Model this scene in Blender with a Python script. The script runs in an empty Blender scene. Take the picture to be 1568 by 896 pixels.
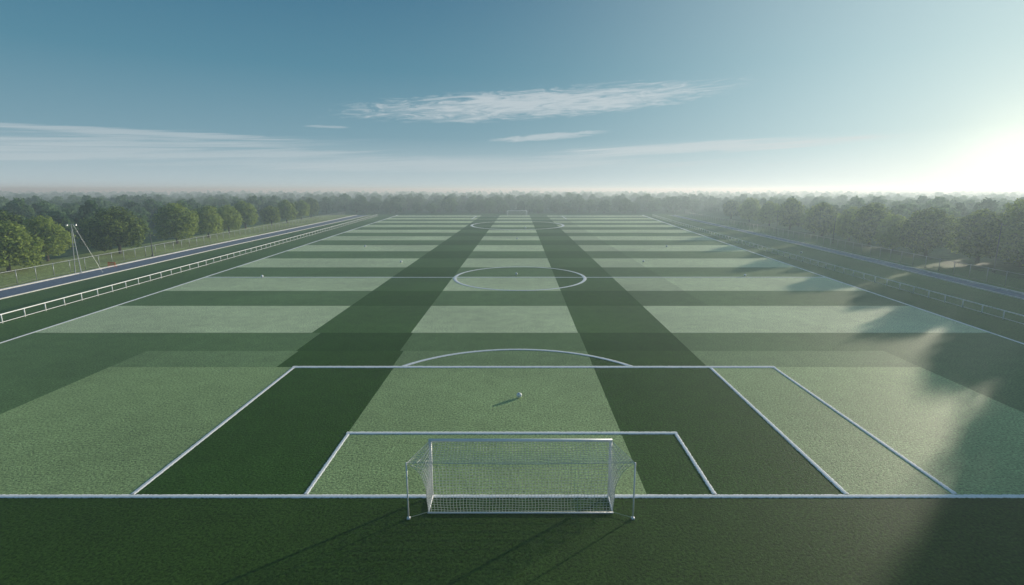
import bpy, math, random
import numpy as np
from mathutils import Vector
random.seed(7); rng = np.random.default_rng(7)
scene = bpy.context.scene
scene.view_settings.view_transform = 'Standard'
scene.view_settings.look = 'None'
scene.view_settings.exposure = 0
COL = scene.collection

# ------------------------------------------------------------------ helpers
def link(o, parent=None):
    COL.objects.link(o)
    if parent: o.parent = parent
    return o
def mesh_obj(name, verts, faces, mat=None, parent=None, smooth=False):
    me = bpy.data.meshes.new(name)
    me.from_pydata([tuple(v) for v in verts], [], faces)
    if mat: me.materials.append(mat)
    if smooth: me.polygons.foreach_set('use_smooth', [True]*len(me.polygons))
    me.update()
    return link(bpy.data.objects.new(name, me), parent)
def empty(name, loc=(0, 0, 0)):
    e = bpy.data.objects.new(name, None); e.location = loc; COL.objects.link(e); return e
class Geo:
    def __init__(s): s.v = []; s.f = []
    def beam(s, a, b, r0, r1=None, n=8, cap=True):
        a = Vector(a); b = Vector(b); r1 = r0 if r1 is None else r1
        d = (b-a).normalized()
        u = d.orthogonal().normalized(); w = d.cross(u)
        k = len(s.v)
        for p, r in ((a, r0), (b, r1)):
            for i in range(n):
                t = 2*math.pi*i/n
                s.v.append(tuple(p+u*math.cos(t)*r+w*math.sin(t)*r))
        for i in range(n):
            j = (i+1) % n
            s.f.append((k+i, k+j, k+n+j, k+n+i))
        if cap:
            s.f.append(tuple(k+i for i in range(n))[::-1]); s.f.append(tuple(k+n+i for i in range(n)))
    def box(s, c, size):
        k = len(s.v); x, y, z = c; a, b, h = [q/2 for q in size]
        for dz in (-h, h):
            for dx, dy in ((-a, -b), (a, -b), (a, b), (-a, b)):
                s.v.append((x+dx, y+dy, z+dz))
        s.f += [(k, k+3, k+2, k+1), (k+4, k+5, k+6, k+7)]+[(k+i, k+(i+1) % 4, k+4+(i+1) % 4, k+4+i) for i in range(4)]
    def obj(s, name, mat, parent=None, smooth=False): return mesh_obj(name, s.v, s.f, mat, parent, smooth)

# ------------------------------------------------------------------ materials
def newmat(name):
    m = bpy.data.materials.new(name); m.use_nodes = True
    nt = m.node_tree; b = nt.nodes['Principled BSDF']
    return m, nt, b
def simple(name, col, rough=0.6, metal=0.0, var=0.15, scale=3.0, spec=0.3):
    m, nt, b = newmat(name)
    g = nt.nodes.new('ShaderNodeNewGeometry'); n = nt.nodes.new('ShaderNodeTexNoise')
    n.inputs['Scale'].default_value = scale; n.inputs['Detail'].default_value = 6
    nt.links.new(g.outputs['Position'], n.inputs['Vector'])
    r = nt.nodes.new('ShaderNodeValToRGB')
    r.color_ramp.elements[0].position = .3; r.color_ramp.elements[1].position = .7
    r.color_ramp.elements[0].color = [c*(1-var) for c in col]+[1]
    r.color_ramp.elements[1].color = [min(1, c*(1+var)) for c in col]+[1]
    nt.links.new(n.outputs['Fac'], r.inputs['Fac']); nt.links.new(r.outputs['Color'], b.inputs['Base Color'])
    b.inputs['Roughness'].default_value = rough; b.inputs['Metallic'].default_value = metal
    b.inputs['Specular IOR Level'].default_value = spec
    return m
def grassmat(name, col=None, bump=1.0, attr=None, fine=9.0, contrast=.85, patch=.18, spec=.12):
    m, nt, b = newmat(name); N = nt.nodes; L = nt.links
    g = N.new('ShaderNodeNewGeometry')
    def noise(sc, det=4, rough=.6):
        n = N.new('ShaderNodeTexNoise'); n.inputs['Scale'].default_value = sc; n.inputs['Detail'].default_value = det
        n.inputs['Roughness'].default_value = rough
        L.new(g.outputs['Position'], n.inputs['Vector']); return n
    def rng_(n, a, c):
        r = N.new('ShaderNodeMapRange'); r.inputs['From Min'].default_value = .3; r.inputs['From Max'].default_value = .7
        r.inputs['To Min'].default_value = a; r.inputs['To Max'].default_value = c; L.new(n.outputs['Fac'], r.inputs['Value']); return r
    nf = noise(fine, 5, .75); nm = noise(.9, 4); nl = noise(.06, 4)
    a = rng_(nf, 1-contrast, 1+contrast); c = rng_(nm, 1-patch*.6, 1+patch*.6); d = rng_(nl, 1-patch, 1+patch)
    m1 = N.new('ShaderNodeMath'); m1.operation = 'MULTIPLY'; L.new(a.outputs[0], m1.inputs[0]); L.new(c.outputs[0], m1.inputs[1])
    m2 = N.new('ShaderNodeMath'); m2.operation = 'MULTIPLY'; L.new(m1.outputs[0], m2.inputs[0]); L.new(d.outputs[0], m2.inputs[1])
    vm = N.new('ShaderNodeVectorMath'); vm.operation = 'SCALE'; L.new(m2.outputs[0], vm.inputs['Scale'])
    b.inputs['Specular IOR Level'].default_value = spec
    if attr:
        at = N.new('ShaderNodeAttribute'); at.attribute_name = attr; L.new(at.outputs['Color'], vm.inputs[0])
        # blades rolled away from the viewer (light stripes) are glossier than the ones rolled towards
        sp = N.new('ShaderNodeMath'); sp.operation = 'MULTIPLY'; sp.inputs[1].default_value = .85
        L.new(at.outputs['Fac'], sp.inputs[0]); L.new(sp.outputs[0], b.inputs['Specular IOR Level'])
    else: vm.inputs[0].default_value = col
    L.new(vm.outputs[0], b.inputs['Base Color'])
    bp = N.new('ShaderNodeBump'); bp.inputs['Strength'].default_value = bump; bp.inputs['Distance'].default_value = .035
    L.new(nf.outputs['Fac'], bp.inputs['Height']); L.new(bp.outputs[0], b.inputs['Normal'])
    b.inputs['Roughness'].default_value = .66
    return m
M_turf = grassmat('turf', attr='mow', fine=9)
M_apron = grassmat('apron_grass', (.085, .16, .045), fine=6, spec=.08)
M_verge = grassmat('verge_grass', (.30, .36, .11), fine=2.5, patch=.35, spec=.08)
M_meadow = grassmat('meadow', (.07, .12, .04), fine=.6, patch=.4, spec=.06)
M_line = simple('line_paint', (.87, .88, .87), .8, var=.10, scale=14)
M_white = simple('white_enamel', (.84, .85, .86), .35, var=.04, spec=.5)
M_net = simple('net_cord', (.66, .68, .64), .8, var=.08)
M_steel = simple('galvanised_steel', (.42, .45, .47), .45, .6, var=.1)
M_wire = simple('fence_wire', (.16, .19, .16), .6, .2, var=.1)
M_dark = simple('dark_steel', (.08, .09, .09), .5, .3)
M_road = simple('path_asphalt', (.16, .20, .27), .8, var=.18, scale=2, spec=.1)
M_kerb = simple('kerb_concrete', (.55, .56, .55), .85, var=.15, scale=2)
M_bark = simple('bark', (.07, .055, .04), .9, var=.3, scale=5)
M_orange = simple('orange_plastic', (.75, .17, .05), .5, var=.08)
M_black = simple('ball_panel', (.36, .42, .50), .4)

def leafmat(name, c0, c1):
    m, nt, b = newmat(name); N = nt.nodes; L = nt.links
    g = N.new('ShaderNodeNewGeometry'); n = N.new('ShaderNodeTexNoise'); n.inputs['Scale'].default_value = 1.3; n.inputs['Detail'].default_value = 6
    L.new(g.outputs['Position'], n.inputs['Vector'])
    oi = N.new('ShaderNodeObjectInfo')
    ad = N.new('ShaderNodeMath'); ad.operation = 'MULTIPLY_ADD'; ad.inputs[1].default_value = .20
    L.new(oi.outputs['Random'], ad.inputs[0]); L.new(n.outputs['Fac'], ad.inputs[2])
    r = N.new('ShaderNodeValToRGB'); r.color_ramp.elements[0].position = .45; r.color_ramp.elements[1].position = .76
    r.color_ramp.elements[0].color = (*c0, 1); r.color_ramp.elements[1].color = (*c1, 1)
    L.new(ad.outputs[0], r.inputs['Fac'])
    L.new(r.outputs['Color'], b.inputs['Base Color']); b.inputs['Roughness'].default_value = .7; b.inputs['Specular IOR Level'].default_value = .15
    tr = N.new('ShaderNodeBsdfTranslucent'); L.new(r.outputs['Color'], tr.inputs['Color'])
    mx = N.new('ShaderNodeMixShader'); mx.inputs[0].default_value = .45
    L.new(b.outputs[0], mx.inputs[1]); L.new(tr.outputs[0], mx.inputs[2])
    L.new(mx.outputs[0], N['Material Output'].inputs['Surface'])
    return m
M_leaf = leafmat('foliage', (.028, .065, .015), (.33, .43, .09))
M_leaf_far = leafmat('foliage_far', (.03, .085, .035), (.16, .27, .10))

# ------------------------------------------------------------------ field layout (metres; goal line at Y=19.6)
def side(Y, left):            # touchlines
    return -38.8-.0777*Y if left else 37.0+.088*Y
FY1 = 262.0
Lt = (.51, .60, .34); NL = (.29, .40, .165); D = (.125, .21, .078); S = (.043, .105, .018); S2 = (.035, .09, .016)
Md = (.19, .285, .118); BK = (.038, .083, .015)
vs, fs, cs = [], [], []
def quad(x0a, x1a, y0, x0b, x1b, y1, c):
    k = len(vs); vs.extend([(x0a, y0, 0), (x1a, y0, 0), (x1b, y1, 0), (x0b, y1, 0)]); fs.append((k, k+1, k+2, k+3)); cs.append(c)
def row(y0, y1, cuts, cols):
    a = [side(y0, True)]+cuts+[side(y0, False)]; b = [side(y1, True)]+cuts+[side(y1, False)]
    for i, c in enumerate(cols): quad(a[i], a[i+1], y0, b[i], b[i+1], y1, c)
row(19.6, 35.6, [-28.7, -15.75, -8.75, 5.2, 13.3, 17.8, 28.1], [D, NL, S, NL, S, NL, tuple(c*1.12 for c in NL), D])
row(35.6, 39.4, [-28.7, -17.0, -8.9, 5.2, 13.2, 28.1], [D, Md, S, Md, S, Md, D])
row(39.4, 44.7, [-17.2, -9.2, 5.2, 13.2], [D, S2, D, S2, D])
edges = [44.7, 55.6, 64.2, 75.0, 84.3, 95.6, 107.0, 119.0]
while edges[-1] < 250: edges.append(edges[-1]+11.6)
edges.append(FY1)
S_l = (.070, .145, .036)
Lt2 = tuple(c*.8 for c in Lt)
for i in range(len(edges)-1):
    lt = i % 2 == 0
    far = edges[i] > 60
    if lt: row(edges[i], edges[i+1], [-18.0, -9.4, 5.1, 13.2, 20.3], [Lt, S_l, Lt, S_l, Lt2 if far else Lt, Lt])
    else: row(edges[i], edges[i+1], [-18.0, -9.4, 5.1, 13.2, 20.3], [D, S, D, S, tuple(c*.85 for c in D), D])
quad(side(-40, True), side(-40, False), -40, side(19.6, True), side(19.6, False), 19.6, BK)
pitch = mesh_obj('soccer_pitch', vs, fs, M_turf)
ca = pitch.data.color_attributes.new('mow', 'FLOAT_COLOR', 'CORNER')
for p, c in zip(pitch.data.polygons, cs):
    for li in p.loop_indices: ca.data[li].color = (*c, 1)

# ground to the horizon, aprons, verge
mesh_obj('ground', [(-5000, -600, -.03), (5000, -600, -.03), (5000, 8000, -.03), (-5000, 8000, -.03)], [(0, 1, 2, 3)], M_meadow)
def strip(name, pts_a, pts_b, z, mat):
    v = [(x, y, z) for x, y in pts_a]+[(x, y, z) for x, y in pts_b]; n = len(pts_a)
    return mesh_obj(name, v, [(i, i+1, n+i+1, n+i) for i in range(n-1)], mat)
# boundary polylines  (x, y)
LP_in = [(-54, -40), (-59, 59), (-64, 118), (-73, 262)]          # left path inner edge
LP_out = [(-59, -40), (-63.4, 59), (-68.6, 118), (-79, 262)]
RP_in = [(51, -40), (57.2, 59), (63, 118), (73, 262)]
RP_out = [(53.2, -40), (59.4, 59), (65.2, 118), (75.4, 262)]
strip('apron_lawn', LP_in, [(side(y, True), y) for _, y in LP_in], -.004, M_apron)
strip('apron_lawn', [(side(y, False), y) for _, y in RP_in], RP_in, -.004, M_apron)
mesh_obj('apron_lawn', [(-73, 262, -.006), (73, 262, -.006), (75.4, 276, -.006), (-79, 276, -.006)], [(0, 1, 2, 3)], M_apron)
strip('footpath', LP_out, LP_in, -.010, M_road)
strip('footpath', RP_in, RP_out, -.010, M_road)
strip('grass_verge', [(x-17, y) for x, y in LP_out], LP_out, -.014, M_verge)
strip('grass_verge', RP_out, [(x+9, y) for x, y in RP_out], -.014, M_apron)
def kerb(name, pts, w, h):
    g = Geo(); k = 0
    for i in range(len(pts)-1):
        (x0, y0), (x1, y1) = pts[i], pts[i+1]
        k = len(g.v)
        for (x, y) in ((x0, y0), (x1, y1)):
            g.v += [(x-w/2, y, -.03), (x-w/2, y, h), (x+w/2, y, h), (x+w/2, y, -.03)]
        for j in range(3): g.f.append((k+j, k+j+1, k+4+j+1, k+4+j))
    g.obj(name, M_kerb)
kerb('kerb', [(x-.2, y) for x, y in LP_out], .45, .14)
kerb('kerb', [(x+.15, y) for x, y in LP_in], .25, .10)
kerb('kerb', [(x+.2, y) for x, y in RP_out], .4, .14)
kerb('kerb', [(x-.15, y) for x, y in RP_in], .25, .10)

# ------------------------------------------------------------------ painted lines (slightly ragged edges)
lines = Geo()
def pline(pts, wfun, step, z, jit=.018):
    P = [Vector((x, y)) for x, y in pts]
    dense = []
    for a, b in zip(P[:-1], P[1:]):
        n = max(1, int((b-a).length/step))
        dense += [a.lerp(b, i/n) for i in range(n)]
    dense.append(P[-1])
    k = len(lines.v)
    for i, p in enumerate(dense):
        t = dense[min(i+1, len(dense)-1)]-dense[max(i-1, 0)]; t.normalize(); nrm = Vector((-t.y, t.x)); w = wfun(p)/2
        for s_ in (-1, -.5, .5, 1):
            q = p+nrm*(s_*w+(random.uniform(-jit, jit) if abs(s_) == 1 else 0))
            lines.v.append((q.x, q.y, z+(.022 if abs(s_) < 1 else 0)+random.uniform(0, .004)))
    for i in range(len(dense)-1):
        for j in range(3):
            a = k+i*4+j; lines.f.append((a, a+1, a+5, a+4))
Z = .006
pline([(side(19.6, True), 19.6), (side(19.6, False), 19.6)], lambda p: .25, .07, Z)
Y6 = 25.3; YP = 35.6
pline([(-8.7, 19.74), (-8.7, Y6)], lambda p: .18, .07, Z)
pline([(7.97, 19.74), (7.97, Y6)], lambda p: .18, .07, Z)
pline([(-8.8, Y6), (8.07, Y6)], lambda p: .30, .08, Z+.003)
pline([(-15.75, 19.74), (-15.75, YP)], lambda p: .22, .08, Z)
pline([(13.35, 19.74), (13.35, YP-.2)], lambda p: .22, .08, Z)
pline([(17.8, 19.74), (17.8, YP)], lambda p: .22, .08, Z)
pline([(-15.87, YP), (17.92, YP)], lambda p: .42, .1, Z+.003)
arc = [(-.15+10*math.sin(t), 29.75+10*math.cos(t)) for t in np.linspace(-.935, .935, 70)]
pline(arc, lambda p: .36, .1, Z+.006)
def ring(cx, cy, rx, ry, w, step):
    pline([(cx+rx*math.cos(t), cy+ry*math.sin(t)) for t in np.linspace(0, 2*math.pi, 121)], lambda p: w, step, Z+.004)
ring(.1, 74.6, 9.15, 10.2, .46, .3)
ring(-.6, 188, 16, 22, .9, 1)
pline([(side(74.4, True), 74.4), (side(74.4, False), 74.4)], lambda p: .40, .5, Z)
sw = lambda p: .19+.0022*p.y
pline([(side(19.8, True), 19.8), (side(FY1, True), FY1)], sw, .4, Z)
pline([(side(19.8, False), 19.8), (side(FY1, False), FY1)], sw, .4, Z)
pline([(side(252, True), 252), (side(252, False), 252)], lambda p: .8, 1, Z)
pline([(-20, 251.5), (-20, 225), (20, 225), (20, 251.5)], lambda p: .5, 1, Z+.003)
lines.obj('pitch_markings', M_line)

# ------------------------------------------------------------------ goal
def goal(name, x0, x1, yf, back, h=2.44, spacing=.125, wire=.013, pr=.06, d=1):
    root = empty(name, ((x0+x1)/2, yf, 0)); ox, oy = (x0+x1)/2, yf
    g = Geo()
    L_ = lambda p: (p[0]-ox, p[1]-oy, p[2])
    g.beam(L_((x0, yf, 0)), L_((x0, yf, h)), pr, n=14); g.beam(L_((x1, yf, 0)), L_((x1, yf, h)), pr, n=14)
    g.beam(L_((x0-pr, yf, h+pr*.1)), L_((x1+pr, yf, h+pr*.1)), pr*1.03, n=14)
    g.obj('goal_frame', M_white, root, True)
    yb = yf-1.16*d; ys = yf-1.5*d
    g = Geo()
    g.beam(L_((x0+.03, yf, .035)), L_((x0+.05, yb, .035)), .03); g.beam(L_((x1-.03, yf, .035)), L_((x1-.05, yb, .035)), .03)
    g.beam(L_((x0+.02, yb, .035)), L_((x1-.02, yb, .035)), .034)
    g.obj('ground_bar', M_white, root, True)
    g = Geo()
    sx0, sx1 = x0-.64, x1+.66
    for sx in (sx0, sx1):
        g.beam(L_((sx, ys, 0)), L_((sx, ys, 2.3)), .028)
        g.box(L_((sx, ys, .03)), (.12, .12, .06))
    g.obj('net_stanchion', M_white, root, True)
    g = Geo()
    for xx, sx in ((x0, sx0), (x1, sx1)):
        g.beam(L_((xx, yf, h)), L_((sx, ys, 2.28)), .009, n=5)
        g.beam(L_((xx, yf-.01, .9*h/2)), L_((sx, ys, 2.26)), .005, n=5)
        g.beam(L_((sx, ys, .05)), L_((xx, yb, .05)), .006, n=5)
    g.obj('guy_rope', M_net, root)
    # net
    nx = int((x1-x0)/spacing); nz = int(2.25/spacing); nd = int(1.45/spacing)
    def top_back(u):     # back top edge
        e = abs(2*u-1)
        x = x0+.03+(x1-x0-.06)*u
        k = max(0, (e-.80)/.20)**2.2
        x += (sx0-x0 if u < .5 else sx1-x1)*k
        z = 2.12+.05*e**2+.12*k
        y = yb-.10*d+(ys-yb+.10*d)*k
        return Vector((x, y, z))
    V = []; F = []
    def patch(fn, na, nb):
        k = len(V)
        for i in range(na+1):
            for j in range(nb+1):
                p = fn(i/na, j/nb); V.append(L_(p))
        for i in range(na):
            for j in range(nb):
                a = k+i*(nb+1)+j; F.append((a, a+1, a+nb+2, a+nb+1))
    def back_fn(u, v):
        t = top_back(u); b = Vector((x0+.04+(x1-x0-.08)*u, yb, .04))
        p = b.lerp(t, v); 
        w = v**5
        straight = Vector((x0+.04+(x1-x0-.08)*u, p.y, p.z))
        p = straight.lerp(Vector((t.x, p.y, p.z)), w)
        p.y += -d*.06*math.sin(v*math.pi)+.02*math.sin(u*31+v*5); p.x += .012*math.sin(v*17+u*9)
        return p
    def top_fn(u, v):
        f = Vector((x0+(x1-x0)*u, yf, h)); t = top_back(u); p = f.lerp(t, v)
        p.z -= .13*math.sin(v*math.pi)*(1-.3*abs(2*u-1)); p.z += .012*math.sin(u*40)
        return p
    def side_fn(u0):
        def fn(v, w):
            a = Vector((x0 if u0 == 0 else x1, yf, .04+(h-.04)*w))
            b = back_fn(u0, w)
            p = a.lerp(b, v); return p
        return fn
    patch(back_fn, nx, nz); patch(top_fn, nx, nd); patch(side_fn(0), 11, nz); patch(side_fn(1), 11, nz)
    net = mesh_obj('net', V, F, M_net, root)
    md = net.modifiers.new('wire', 'WIREFRAME'); md.thickness = wire; md.use_replace = True; md.use_even_offset = False
    # head rope along the back
    g = Geo()
    for i in range(60): g.beam(L_(top_back(i/60)), L_(top_back((i+1)/60)), .014, n=5, cap=False)
    g.obj('head_rope', M_net, root)
    return root
goal('soccer_goal', -3.53, 3.63, 19.6, 1, wire=.019)
goal('soccer_goal', -5.3, 3.3, 252, 1, h=2.6, spacing=.4, wire=.03, pr=.11, d=-1)

# ------------------------------------------------------------------ balls
import bmesh
def ball(x, y, r):
    bm = bmesh.new(); bmesh.ops.create_icosphere(bm, subdivisions=1, radius=1)
    cent = [v.co.normalized() for v in bm.verts if len(v.link_edges) == 5]
    bm.free(); bm = bmesh.new(); bmesh.ops.create_icosphere(bm, subdivisions=4, radius=r)
    for f in bm.faces:
        c = f.calc_center_median().normalized(); f.smooth = True
        f.material_index = 1 if max(c.dot(q) for q in cent) > .96 else 0
    me = bpy.data.meshes.new('soccer_ball'); bm.to_mesh(me); bm.free()
    me.materials.append(M_white); me.materials.append(M_black)
    o = link(bpy.data.objects.new('soccer_ball', me)); o.location = (x, y, r+.004); o.rotation_euler = (random.random()*3, random.random()*3, 0)
ball(0, 30.0, .16)
for x, y, r in ((-36.4, 74.4, .18), (-20.0, 89.4, .22), (21.2, 90.1, .2), (32.3, 75.2, .18), (-.4, 76.5, .18), (-33.2, 114.5, .24), (31.8, 114.5, .24),
                (54.8, 103, .22), (2, 170, .3), (-.5, 133, .22)):
    ball(x, y, r)

# ------------------------------------------------------------------ fences
def poly_at(pts, step):
    out = []
    for (x0, y0), (x1, y1) in zip(pts[:-1], pts[1:]):
        n = max(1, round(math.hypot(x1-x0, y1-y0)/step))
        out += [(x0+(x1-x0)*i/n, y0+(y1-y0)*i/n) for i in range(n)]
    return out+[pts[-1]]
def rail_fence(name, pts, h=.85, step=2.6):
    g = Geo(); P = poly_at(pts, step)
    for (x, y) in P: g.beam((x, y, -.03), (x, y, h+.02), .05, n=6)
    for a, b in zip(P[:-1], P[1:]):
        g.beam((*a, h), (*b, h), .055, n=6, cap=False); g.beam((*a, .12), (*b, .12), .03, n=6, cap=False)
    g.obj(name, M_white, None, True)
rail_fence('white_railing', [(-45.5, 10), (-48, 48), (-53, 107), (-66, 250)])
rail_fence('white_railing', [(44, 10), (46.2, 47), (49.5, 106), (62, 250)])
def chain_fence(name, pts, h=1.8, step=3.2, mat=M_steel):
    root = empty(name)
    g = Geo(); P = poly_at(pts, step); w = Geo()
    for (x, y) in P: g.beam((x, y, -.03), (x, y, h+.1), .045, n=6)
    for a, b in zip(P[:-1], P[1:]):
        g.beam((*a, h), (*b, h), .03, n=6, cap=False); g.beam((*a, .08), (*b, .08), .01, n=5, cap=False)
        A = Vector((*a, 0)); B = Vector((*b, 0)); n = 6
        for i in range(-3, n):
            for s_ in (0, 1):
                u0, u1 = i/n, (i+3)/n; z0, z1 = .08, h
                if u0 < 0: z0 = .08+(h-.08)*(-u0)/(u1-u0); u0 = 0
                if u1 > 1: z1 = z0+(z1-z0)*(1-u0)/(u1-u0); u1 = 1
                if u1 <= u0: continue
                if s_: u0, u1 = 1-u0, 1-u1
                p = A.lerp(B, u0); q = A.lerp(B, u1); p.z = z0; q.z = z1
                w.beam(p, q, .005, n=3, cap=False)
    g.obj('posts_and_rails', mat, root, True); w.obj('wire_mesh', M_wire, root)
chain_fence('chain_link_fence', [(-62, 15), (-65.9, 66), (-71.5, 118), (-83, 255)])
chain_fence('chain_link_fence', [(56, 15), (61.8, 61), (67.5, 118), (79, 255)], h=1.9, mat=M_steel)

# ------------------------------------------------------------------ masts, barrier
def mast(name, x, y, h, aframe=False):
    g = Geo()
    if aframe:
        g.beam((x-.5, y, 0), (x+.02, y, h), .07, .04); g.beam((x+.4, y, 0), (x+.02, y, h), .07, .04)
        for t in (.25, .5, .72): g.beam((x-.5*(1-t), y, h*t), (x+.4*(1-t), y, h*t), .03)
        g.beam((x-.7, y, h-.05), (x+.8, y, h-.05), .04)
        for dx in (-.6, .7): g.box((x+dx, y-.1, h-.17), (.3, .2, .16))
        g.beam((x+.3, y, h-.1), (x+2.8, y+1, 0), .015, n=4)
    else:
        g.beam((x, y, 0), (x, y, h), .10, .07); g.beam((x-.5, y, h-.3), (x+.5, y, h-.3), .03)
        g.box((x+.5, y, h-.36), (.35, .2, .1)); g.box((x, y, .15), (.3, .3, .3))
    g.obj(name, M_steel if aframe else M_dark)
mast('floodlight_mast', -65.3, 78, 7.3, True)
mast('lamp_post', -68.5, 99, 4.2)
mast('lamp_post', 71.2, 79, 7.4)
mast('lamp_post', 72.5, 123, 6.0)
mast('lamp_post', 72.7, 151, 6.4)
g = Geo(); bx, by = -65.2, 84.5
for dx in (-.5, .5):
    g.beam((bx+dx, by-.25, 0), (bx+dx, by, .85), .03); g.beam((bx+dx, by+.25, 0), (bx+dx, by, .85), .03)
g.box((bx, by-.06, .7), (1.2, .04, .22)); g.box((bx, by-.12, .38), (1.2, .04, .16))
g.obj('traffic_barrier', M_orange)

# ------------------------------------------------------------------ trees
def tree_mesh(name, nleaf, leaf, seed, H=7.4, R=3.7, nb=16, mat=None):
    r = np.random.default_rng(seed); g = Geo()
    th = H*.24
    g.beam((0, 0, -.1), (.05, 0, th), .24, .17, n=8); g.beam((.05, 0, th), (-.05, .05, H*.62), .17, .07, n=7)
    cen = []; 
    for i in range(nb):
        t = (i+.5)/nb; a = i*2.4+r.uniform(-.4, .4)
        z = H*(.22+.66*t); prof = math.sqrt(max(.05, 1-((t-.38)/.66)**2))
        rad = R*prof*r.uniform(.42, .68) if i < nb-1 else .2
        c = np.array([rad*math.cos(a), rad*math.sin(a), z]); s = R*r.uniform(.30, .47)*(1.0 if t < .75 else .8)
        cen.append((c, s))
        g.beam((0, 0, min(z*.75, H*.6)), tuple(c), .07, .02, n=5, cap=False)
    nbark = len(g.f); me = bpy.data.meshes.new(name)
    tot = sum(s*s for _, s in cen); V = []
    for c, s in cen:
        n = int(nleaf*s*s/tot)
        d = r.normal(size=(n, 3)); d /= np.linalg.norm(d, axis=1)[:, None]
        rad = s*(r.uniform(.35, 1, n)**.5)*(1+.22*r.normal(size=n)*.5)
        p = c+d*rad[:, None]*np.array([1, 1, .82])
        nr = d*.7+r.normal(size=(n, 3))*.55+np.array([0, 0, .25]); nr /= np.linalg.norm(nr, axis=1)[:, None]
        t1 = np.cross(nr, r.normal(size=(n, 3))); t1 /= np.linalg.norm(t1, axis=1)[:, None]; t2 = np.cross(nr, t1)
        sz = leaf*r.uniform(.5, 1.2, n)[:, None]
        V.append(np.stack([p-t1*sz, p-t2*sz*.55, p+t1*sz, p+t2*sz*.55], 1).reshape(-1, 3))
    V = np.concatenate(V); k = len(g.v); nq = len(V)//4
    me.from_pydata(g.v+[tuple(v) for v in V], [], g.f+[(k+4*i, k+4*i+1, k+4*i+2, k+4*i+3) for i in range(nq)])
    me.materials.append(M_bark); me.materials.append(mat or M_leaf)
    me.polygons.foreach_set('material_index', [0]*nbark+[1]*nq); me.update()
    return me
NEAR = [tree_mesh('tree_near_%d' % i, 9000, .22, 20+i, H=7.4+.3*i, R=3.6+.15*i, nb=18+2*i) for i in range(4)]
FAR = [tree_mesh('tree_far_%d' % i, 1500, .48, 50+i, H=7.6, R=3.1+.3*i, nb=11, mat=M_leaf_far) for i in range(4)]
def tree(x, y, w, h, i=None):
    me = NEAR[random.randrange(4) if i is None else i]
    o = link(bpy.data.objects.new('deciduous_tree', me)); o.location = (x, y, -.03)
    o.scale = (w/7.6, w/7.6, h/8.0); o.rotation_euler = (0, 0, random.uniform(0, 6.28)); return o
for t in ((-77.5, 80, 9.6, 8.2), (-87, 90, 9.5, 8.6), (-82, 92, 7.5, 7.6), (-77.5, 103, 9.6, 8.8), (-79, 123, 9.6, 8.9), (-81, 139, 8.6, 8.8), (-82, 151, 7.2, 7.8),
          (-86, 110, 8.5, 8), (-88, 172, 10, 9.8), (-85.5, 185, 7, 7), (-88, 203, 9.6, 9.6), (-90, 222, 9, 9), (-93, 240, 8.6, 9), (-84, 70, 8.6, 7.8), (-80, 58, 8, 8),
          (78, 90, 10, 9.2), (76, 99, 9.8, 9.2), (76, 108, 8, 8), (77, 117, 9.4, 9.2), (80, 129, 8, 8), (80, 141, 9, 9.6), (84, 152, 9, 9), (83, 164, 9, 9.4), (86, 184, 8.5, 9), (88, 205, 8.5, 9), (90, 228, 8.5, 9),
          (81, 85, 10.5, 11.5), (89, 92, 10, 10), (84, 79.5, 12, 13.2), (92, 84, 12, 13), (84, 70, 14, 18), (83, 65, 14, 18), (92, 68, 14, 18), (80, 59, 13, 17), (88, 56, 13, 17), (97, 74, 12, 14),
          (78, 50, 12, 16), (87, 46, 12, 16), (74, 41, 11, 16), (84, 36, 12, 16), (72, 31, 11, 16), (68, 22, 11, 16), (80, 24, 12, 16), (62, 14, 11, 15)):
    tree(*t)
forest = empty('distant_forest')
def ft(x, y, s):
    o = bpy.data.objects.new('forest_tree', FAR[random.randrange(4)]); COL.objects.link(o); o.parent = forest
    o.location = (x, y, -.05); o.scale = (s*random.uniform(.85, 1.2), s*random.uniform(.85, 1.2), s*random.uniform(.72, 1.25)); o.rotation_euler = (0, 0, random.uniform(0, 6.28))
def inside(x, y):
    if y < 282: 
        if x < 0: return x > -(95+.09*(y-80))
        return x < 92+.06*(y-80)
    return False
cnt = 0
y = 30.0
while y < 1100:
    sp = 7.5 if y < 200 else (9 if y < 340 else (14 if y < 600 else 24))
    x = -1.15*y-60
    xm = 1.15*y+60
    while x < xm:
        px, py = x+random.uniform(-.4, .4)*sp, y+random.uniform(-.4, .4)*sp
        if not inside(px, py) and random.random() < .88 and not (px > 0 and py < 66):
            ft(px, py, random.uniform(.8, 1.15)*(1 if y < 600 else 1.1)); cnt += 1
        x += sp
    y += sp
print('forest', cnt)

# ------------------------------------------------------------------ mist layers
def mist(name, dens, g_, col, c, size):
    mm = bpy.data.materials.new(name); mm.use_nodes = True; nt = mm.node_tree; nt.nodes.remove(nt.nodes['Principled BSDF'])
    v = nt.nodes.new('ShaderNodeVolumeScatter'); v.inputs['Density'].default_value = dens; v.inputs['Anisotropy'].default_value = g_
    v.inputs['Color'].default_value = (*col, 1)
    nt.links.new(v.outputs[0], nt.nodes['Material Output'].inputs['Volume'])
    g = Geo(); g.box(c, size); g.obj(name, mm)
mist('morning_mist', .0014, .34, (.74, .93, 1), (0, 900, 8), (3600, 2600, 17))
mist('mist_bank', .0009, .28, (.76, .94, 1), (0, 1170, 5.6), (3500, 1940, 11.6))

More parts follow.
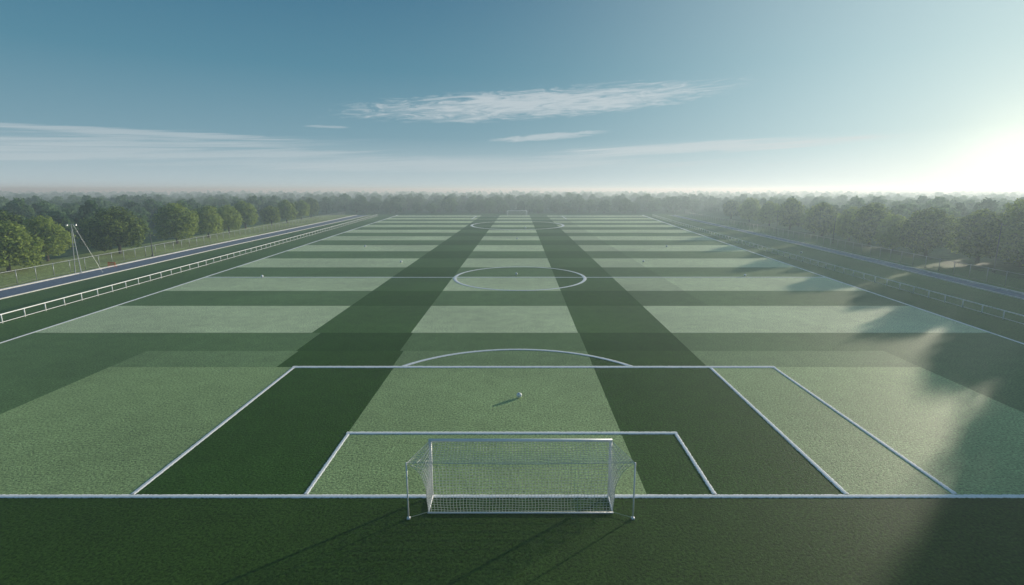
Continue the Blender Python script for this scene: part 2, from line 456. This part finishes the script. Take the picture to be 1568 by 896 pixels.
# ------------------------------------------------------------------ sun and sky
AZ, EL = math.radians(50), math.radians(9)
sun = bpy.data.lights.new('sun', 'SUN'); sun.energy = 5; sun.angle = math.radians(.7); sun.color = (1, .92, .77)
so = link(bpy.data.objects.new('sun', sun))
d = Vector((math.sin(AZ)*math.cos(EL), math.cos(AZ)*math.cos(EL), math.sin(EL)))
so.rotation_euler = d.to_track_quat('Z', 'Y').to_euler()
so.location = d*300

w = bpy.data.worlds.new('World'); scene.world = w; w.use_nodes = True; nt = w.node_tree; N = nt.nodes; L = nt.links
bg = N['Background']; bg.inputs['Strength'].default_value = .1
def M(op, a, b=None, c=None, clamp=False):
    n = N.new('ShaderNodeMath'); n.operation = op; n.use_clamp = clamp
    for i, q in enumerate((a, b, c)):
        if q is None: continue
        if isinstance(q, (int, float)): n.inputs[i].default_value = q
        else: L.new(q, n.inputs[i])
    return n.outputs[0]
sky = N.new('ShaderNodeTexSky'); sky.sky_type = 'NISHITA'; sky.sun_disc = False; sky.sun_elevation = EL; sky.sun_rotation = AZ
sky.air_density = 1.2; sky.dust_density = 1.0; sky.ozone_density = 2
tc = N.new('ShaderNodeTexCoord'); sep = N.new('ShaderNodeSeparateXYZ'); L.new(tc.outputs['Generated'], sep.inputs[0])
X, Y_, Z_ = sep.outputs
az = M('ARCTAN2', X, Y_); el = M('ARCSINE', Z_)
ramp = N.new('ShaderNodeValToRGB'); L.new(M('MAXIMUM', el, 0), ramp.inputs['Fac'])
cr = ramp.color_ramp; cr.elements[0].position = 0; cr.elements[0].color = (.52, .65, .70, 1)
cr.elements[1].position = .75; cr.elements[1].color = (.07, .16, .27, 1)
for p, c in ((.025, (.43, .56, .62)), (.09, (.20, .36, .45)), (.2, (.10, .26, .36)), (.4, (.035, .14, .25))):
    e = cr.elements.new(p); e.color = (*c, 1)
def glow(a_deg, e_deg, power, col):
    a, e = math.radians(a_deg), math.radians(e_deg)
    dv = N.new('ShaderNodeVectorMath'); dv.operation = 'DOT_PRODUCT'; L.new(tc.outputs['Generated'], dv.inputs[0])
    dv.inputs[1].default_value = (math.sin(a)*math.cos(e), math.cos(a)*math.cos(e), math.sin(e))
    p = M('POWER', M('MAXIMUM', dv.outputs['Value'], 0), power)
    s = N.new('ShaderNodeVectorMath'); s.operation = 'SCALE'; s.inputs[0].default_value = col; L.new(p, s.inputs['Scale']); return s.outputs[0]
def add(a, b):
    n = N.new('ShaderNodeVectorMath'); n.operation = 'ADD'; L.new(a, n.inputs[0]); L.new(b, n.inputs[1]); return n.outputs[0]
def scale(a, k):
    n = N.new('ShaderNodeVectorMath'); n.operation = 'SCALE'; L.new(a, n.inputs[0]); n.inputs['Scale'].default_value = k; return n.outputs[0]
base = ramp.outputs['Color']
base = add(base, glow(54, 14, 5, (.46, .51, .45)))
base = add(base, glow(44, 3, 50, (.05, .04, .01)))
base = add(base, glow(42.5, 2.5, 450, (.20, .17, .10)))
# clouds
def vnoise(sx, sy, seed, det=8, rough=.6, dist=.6):
    cb = N.new('ShaderNodeCombineXYZ'); L.new(M('MULTIPLY', az, sx), cb.inputs[0]); L.new(M('MULTIPLY', M('MULTIPLY_ADD', az, -.05, el), sy), cb.inputs[1]); cb.inputs[2].default_value = seed
    n = N.new('ShaderNodeTexNoise'); n.inputs['Scale'].default_value = 1; n.inputs['Detail'].default_value = det; n.inputs['Roughness'].default_value = rough; n.inputs['Distortion'].default_value = dist
    L.new(cb.outputs[0], n.inputs['Vector']); return n.outputs['Fac']
def cloud(azc, elc, slope, ha, he, nz, lo, hi, amt):
    da = M('DIVIDE', M('SUBTRACT', az, azc), ha)
    de = M('DIVIDE', M('SUBTRACT', el, M('MULTIPLY_ADD', M('SUBTRACT', az, azc), slope, elc)), he)
    r = M('SUBTRACT', 1, M('ADD', M('MULTIPLY', da, da), M('MULTIPLY', de, de)))
    r = M('MAXIMUM', r, 0)
    t = M('ADD', M('MULTIPLY', r, .45), nz)
    mr = N.new('ShaderNodeMapRange'); mr.interpolation_type = 'SMOOTHSTEP'; L.new(t, mr.inputs['Value'])
    mr.inputs['From Min'].default_value = lo; mr.inputs['From Max'].default_value = hi
    edge = M('MINIMUM', M('MULTIPLY', r, 4), 1)
    return M('MULTIPLY', M('MULTIPLY', mr.outputs[0], edge), amt)
n1 = vnoise(16, 130, 1.3, rough=.68, dist=1.4); n2 = vnoise(6, 210, 4.2, rough=.65); n3 = vnoise(4, 150, 8.1, rough=.65)
masks = [cloud(.03, .150, .055, .42, .032, n1, .62, 1.0, .92),
         cloud(-.60, .083, .00, .27, .007, n2, .62, .92, .55),
         cloud(-.70, .062, .04, .55, .028, n3, .72, 1.05, .55),
         cloud(-.60, .050, .04, .50, .009, n2, .62, .90, .45),
         cloud(.05, .0935, .07, .13, .008, n1, .60, .95, .7),
         cloud(.30, .070, .03, .36, .014, n2, .62, .95, .8),
         cloud(-.1, .045, .0, .75, .020, n3, .62, .98, .45),
         cloud(-.33, .105, .0, .05, .003, n1, .66, .95, .4)]
cm = masks[0]
for q in masks[1:]: cm = M('MAXIMUM', cm, q)
cm = M('MINIMUM', cm, 1)
mix = N.new('ShaderNodeMix'); mix.data_type = 'RGBA'; L.new(cm, mix.inputs['Factor']); L.new(base, mix.inputs['A'])
cc = N.new('ShaderNodeVectorMath'); cc.operation = 'ADD'; cc.inputs[0].default_value = (.49, .53, .55); L.new(scale(base, .25), cc.inputs[1])
L.new(cc.outputs[0], mix.inputs['B'])
tot = add(scale(mix.outputs['Result'], 9.3), scale(sky.outputs['Color'], .05))
L.new(tot, bg.inputs['Color'])

# ------------------------------------------------------------------ camera
cam = bpy.data.cameras.new('camera'); co = link(bpy.data.objects.new('camera', cam)); scene.camera = co
cam.sensor_width = 36; cam.lens = 18.71; cam.shift_x = -.007; cam.clip_end = 12000
co.location = (0, 0, 12.2); co.rotation_euler = (math.radians(90-10.94), 0, 0)
